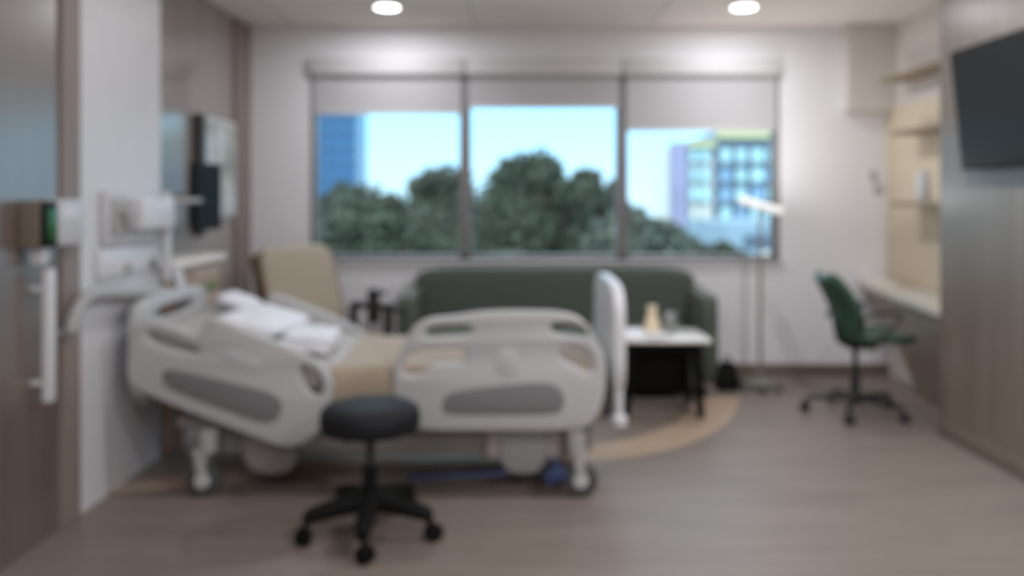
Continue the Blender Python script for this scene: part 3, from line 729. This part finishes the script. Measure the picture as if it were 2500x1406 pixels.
sd = thing('sanitizer_dispenser', 'brown wall dispenser with a green window on the near left wood wall', 'dispenser', (XL, 3.0, 1.12))
bm = new(); box(bm, XL, XL + .082, 2.965, 3.075, 1.125, 1.30, .008); link('housing', bm, M['brown_case'], sd, world=True)
bm = new(); box(bm, XL + .080, XL + .088, 2.968, 3.072, 1.13, 1.296, .003); link('front_cover', bm, M['black'], sd, world=True)
bm = new(); box(bm, XL + .087, XL + .0905, 3.005, 3.066, 1.155, 1.272, .002); b = link('window', bm, M['green_led'], sd, world=True); b['label'] = 'green window'
bm = new(); box(bm, XL + .02, XL + .07, 3.0, 3.05, 1.06, 1.128, .01); link('nozzle', bm, M['dispenser'], sd, world=True)
gd = thing('glove_dispenser', 'pale grey glove box holder between the brown dispenser and white panel', 'dispenser', (XL, 3.18, 1.12))
bm = new(); box(bm, XL, XL + .05, 3.12, 3.33, 1.125, 1.305, .008); link('housing', bm, M['dispenser'], gd, world=True)
bm = new(); box(bm, XL + .049, XL + .052, 3.16, 3.29, 1.22, 1.27, .001); link('slot', bm, M['white_plastic'], gd, world=True)
ph = thing('pull_handle', 'long white vertical pull handle on the near left wood wall', 'handle', (XL, 3.03, .55))
bm = new(); box(bm, XL + .045, XL + .078, 3.035, 3.08, .55, 1.045, .008); link('bar', bm, M['white_plastic'], ph, world=True)
for z in (.62, .97): link('stand_off', tube(new(), [(XL, 3.057, z), (XL + .05, 3.057, z)], .012, 12), M['white_plastic'], ph, world=True)

# ------------------------------------------------------------------ bedside cabinet in the recess
bc = thing('bedside_cabinet', 'white framed bedside cabinet with tan front in the recess beyond the bed head', 'cabinet', (-1.85, 4.56, 0))
def bb(bm, name, m): return link(name, bm, M[m], bc, world=True)
bm = new(); box(bm, -1.965, -1.76, 4.22, 4.93, .0, .945, .006); bb(bm, 'carcass', 'cab_tan')
bm = new(); box(bm, -1.968, -1.725, 4.20, 4.95, .945, .985, .008); bb(bm, 'top', 'light_cream')
bm = plate(new(), [[(4.205, .945), (4.285, .945), (4.48, .60), (4.48, 0), (4.37, 0), (4.37, .60)]], .03, .005)
bm.transform(Matrix.Translation((-1.745, 0, 0)) @ Matrix.Rotation(R(90), 4, 'Z')); b = bb(bm, 'frame_leg', 'white_plastic'); b['label'] = 'slanted white side frame'
bm = new(); box(bm, -1.764, -1.745, 4.50, 4.92, .79, .925, .004); d1 = bb(bm, 'drawer', 'cab_tan')
bm = new(); box(bm, -1.764, -1.745, 4.50, 4.92, .40, .77, .004); d2 = bb(bm, 'drawer', 'cab_tan')
bm = new(); box(bm, -1.745, -1.728, 4.60, 4.80, .80, .825, .005); b = link('drawer_pull', bm, M['green_item'], d1, world=True); b['label'] = 'green drawer pull'

# ------------------------------------------------------------------ outside the window
struct('ground', box(new(), -90, 120, 6.6, 150, -9.2, -9), M['ground'], smooth=False)
tw = thing('office_tower', 'blue glass office tower seen through the left window', 'building', (-23, 88, -9))
D = 80
bm = new(); box(bm, -29, -15.2, D, D + 6, -9, 34); link('body', bm, M['tower_glass'], tw, world=True, smooth=False)
for k in range(26):
    z = -4 + k * 1.45; bm = new(); box(bm, -29.1, -15.15, D - .15, D + .2, z, z + .45); link('floor_band', bm, M['tower_band'], tw, world=True, smooth=False)
for k in range(13):
    x = -28.8 + k * 1.12; bm = new(); box(bm, x - .13, x + .13, D - .22, D, -9, 34); link('mullion', bm, M['tower_band'], tw, world=True, smooth=False)
ap = thing('apartment_building', 'pale building with blue and cyan glazing seen through the right window', 'building', (19, 66, -9))
D = 60
bm = new(); box(bm, 14.7, 28, D, D + 14, -9, 6.3); link('body', bm, M['b_grey'], ap, world=True, smooth=False)
bm = new(); box(bm, 12.76, 14.75, D + .05, D + 13, -9, 5.6); link('body', bm, M['b_pale'], ap, world=True, smooth=False)
bm = new(); box(bm, 11.72, 12.8, D - .4, D + 1.2, -9, 5.55); b = link('stair_tower', bm, M['b_wall'], ap, world=True, smooth=False); b['label'] = 'lilac blue stair tower'
bm = new(); box(bm, 12.8, 14.8, D - .6, D + .1, 5.2, 5.65); link('fascia', bm, M['b_yellow'], ap, world=True, smooth=False)
bm = new(); box(bm, 14.9, 28, D - .6, D + .1, 5.85, 6.4); link('fascia', bm, M['b_yellow'], ap, world=True, smooth=False)
rnd = random.Random(3)
z = 3.9
grid = [(12.95, 13.6), (13.7, 14.4), (15.2, 16.0), (16.3, 17.1), (17.4, 18.4), (18.55, 19.6), (19.9, 21.5)]
for r_ in range(7):
    for c_, (x0, x1) in enumerate(grid):
        m = ['b_cyan', 'b_pale', 'b_cyan'][rnd.randrange(3)] if c_ < 2 else ['b_blue', 'b_blue', 'b_cyan'][rnd.randrange(3)] if c_ < 4 else ['b_cyan', 'b_blue', 'b_cyan'][rnd.randrange(3)]
        if r_ == 0 and c_ >= 2: m = 'b_cyan'
        bm = new(); box(bm, x0, x1, D - .25, D + .07, z + .18, z + 1.22)
        w = link('window', bm, M['b_grey'], ap, world=True, smooth=False)
        bm = new(); box(bm, x0 + .06, x1 - .06, D - .3, D - .2, z + .24, z + 1.16); link('pane', bm, M[m], w, world=True, smooth=False)
    bm = new(); box(bm, 14.75, 24.8, D - .5, D + .05, z - .1, z + .08); link('balcony_slab', bm, M['b_grey'], ap, world=True, smooth=False)
    z -= 1.4
gr = thing('parking_garage', 'low blue grey parking garage at the lower right of the right window', 'building', (14, 39, -9))
D = 36
bm = new(); box(bm, 9.35, 20, D, D + 8, -9, .35); link('body', bm, M['garage'], gr, world=True, smooth=False)
for z in (-.75, -2.2):
    bm = new(); box(bm, 10.2, 19.6, D - .1, D + .3, z, z + .55, .02); o = link('opening', bm, M['garage_dark'], gr, world=True)
bm = new(); box(bm, 10.9, 11.8, D - .25, D - .06, -1.25, -.9, .03); o = link('sign_panel', bm, M['b_pale'], gr, world=True)

def tree(x, y, top, rad, m, label, seed, leaves=2600, size=.2, squash=.85, zb=-9):
    rnd = random.Random(seed)
    t = thing('tree', label, 'tree', (x, y, zb), 0, 'leafy trees outside the window')
    cz = top - rad * squash
    bm = new(); tube(bm, [(x, y, zb), (x + .1, y, (zb + cz) / 2), (x, y, cz)], [.3, .24, .15], 10)
    for k in range(5):
        a = rnd.uniform(0, 6.28); tube(bm, [(x, y, cz - rad * .6), (x + math.cos(a) * rad * .35, y + math.sin(a) * rad * .35, cz), (x + math.cos(a) * rad * .6, y + math.sin(a) * rad * .6, cz + rad * .4)], [.1, .07, .03], 6)
    link('trunk', bm, M['bark'], t, world=True)
    blobs = []
    for k in range(16):
        v = Vector((rnd.gauss(0, 1), rnd.gauss(0, 1), rnd.gauss(0, 1))).normalized() * rad * rnd.uniform(.4, .85)
        blobs.append((Vector((v.x, v.y, v.z * squash)), rad * rnd.uniform(.24, .42)))
    for k in range(14):                               # sprays of leaves that break the outline
        a = rnd.uniform(0, 2 * PI); e = rnd.uniform(.1, 1.3); q = rad * rnd.uniform(.86, 1.0)
        blobs.append((Vector((math.cos(a) * math.cos(e) * q, math.sin(a) * math.cos(e) * q, math.sin(e) * q * squash)), rad * rnd.uniform(.09, .16)))
    if top > 2.2: blobs += [(Vector((0, 0, rad * squash * .75)), rad * .34), (Vector((-.1 * rad, 0, rad * squash * .5)), rad * .5)]
    blobs.append((Vector((0, 0, 0)), rad * .62)); blobs.append((Vector((rnd.uniform(-.2, .2) * rad, 0, rad * squash * .7)), rad * .3))
    vs = []; fs = []
    for k in range(leaves):
        c, r = blobs[k % len(blobs)]
        d = Vector((rnd.gauss(0, 1), rnd.gauss(0, 1), rnd.gauss(0, 1))).normalized()
        p = Vector((x, y, cz)) + c + d * r * rnd.uniform(.55, 1.12)
        a = Vector((rnd.gauss(0, 1), rnd.gauss(0, 1), rnd.gauss(0, 1))).normalized(); b = a.cross(Vector((rnd.gauss(0, 1), rnd.gauss(0, 1), rnd.gauss(0, 1)))).normalized()
        s = size * rnd.uniform(.7, 1.5); i = len(vs)
        vs += [p - a * s, p - b * s * .5, p + a * s, p + b * s * .5]; fs.append((i, i + 1, i + 2, i + 3))
    me = bpy.data.meshes.new('foliage'); org = Vector((x, y, zb)); me.from_pydata([v - org for v in vs], [], fs); me.materials.append(m)
    o = bpy.data.objects.new('foliage', me); col.objects.link(o); o.parent = t
    return t
A, B, C_ = M['leaf_a'], M['leaf_b'], M['leaf_c']
TREES = [  # x, y, top, crown radius, leaves, what sets it apart
    (.66, 22, 2.38, 2.1, B, 'tallest tree, its crown peaking in the middle window', 6500),
    (-2.4, 28, 2.15, 2.3, A, 'tree behind the mullion between the left and middle windows', 4500),
    (-6.3, 33.5, 1.85, 2.5, C_, 'leafy tree in front of the blue office tower', 4500),
    (2.75, 28, 1.95, 1.95, A, 'tree at the right edge of the middle window', 4500),
    (2.75, 17.4, .90, 1.45, C_, 'low tree at the left of the right window', 3800),
    (-2.75, 18, 1.0, 1.5, B, 'low tree in the left window below the gap of open sky', 3800),
    (-5.6, 24.5, 1.25, 1.9, A, 'low tree at the left edge of the left window', 4200),
    (5.6, 24, -.05, 1.9, A, 'lowest tree, in front of the pale building in the right window', 4200),
    (-.6, 34, 1.75, 2.0, C_, 'distant tree showing between the two tallest crowns', 3200),
    (.1, 15.5, .25, 1.2, A, 'low tree at the foot of the middle window', 3000)]
for k, (x, y, top, rad, m, lb, n) in enumerate(TREES): tree(x, y, top, rad, m, lb, 20 + k, n * 3, .065 + y * .0015)
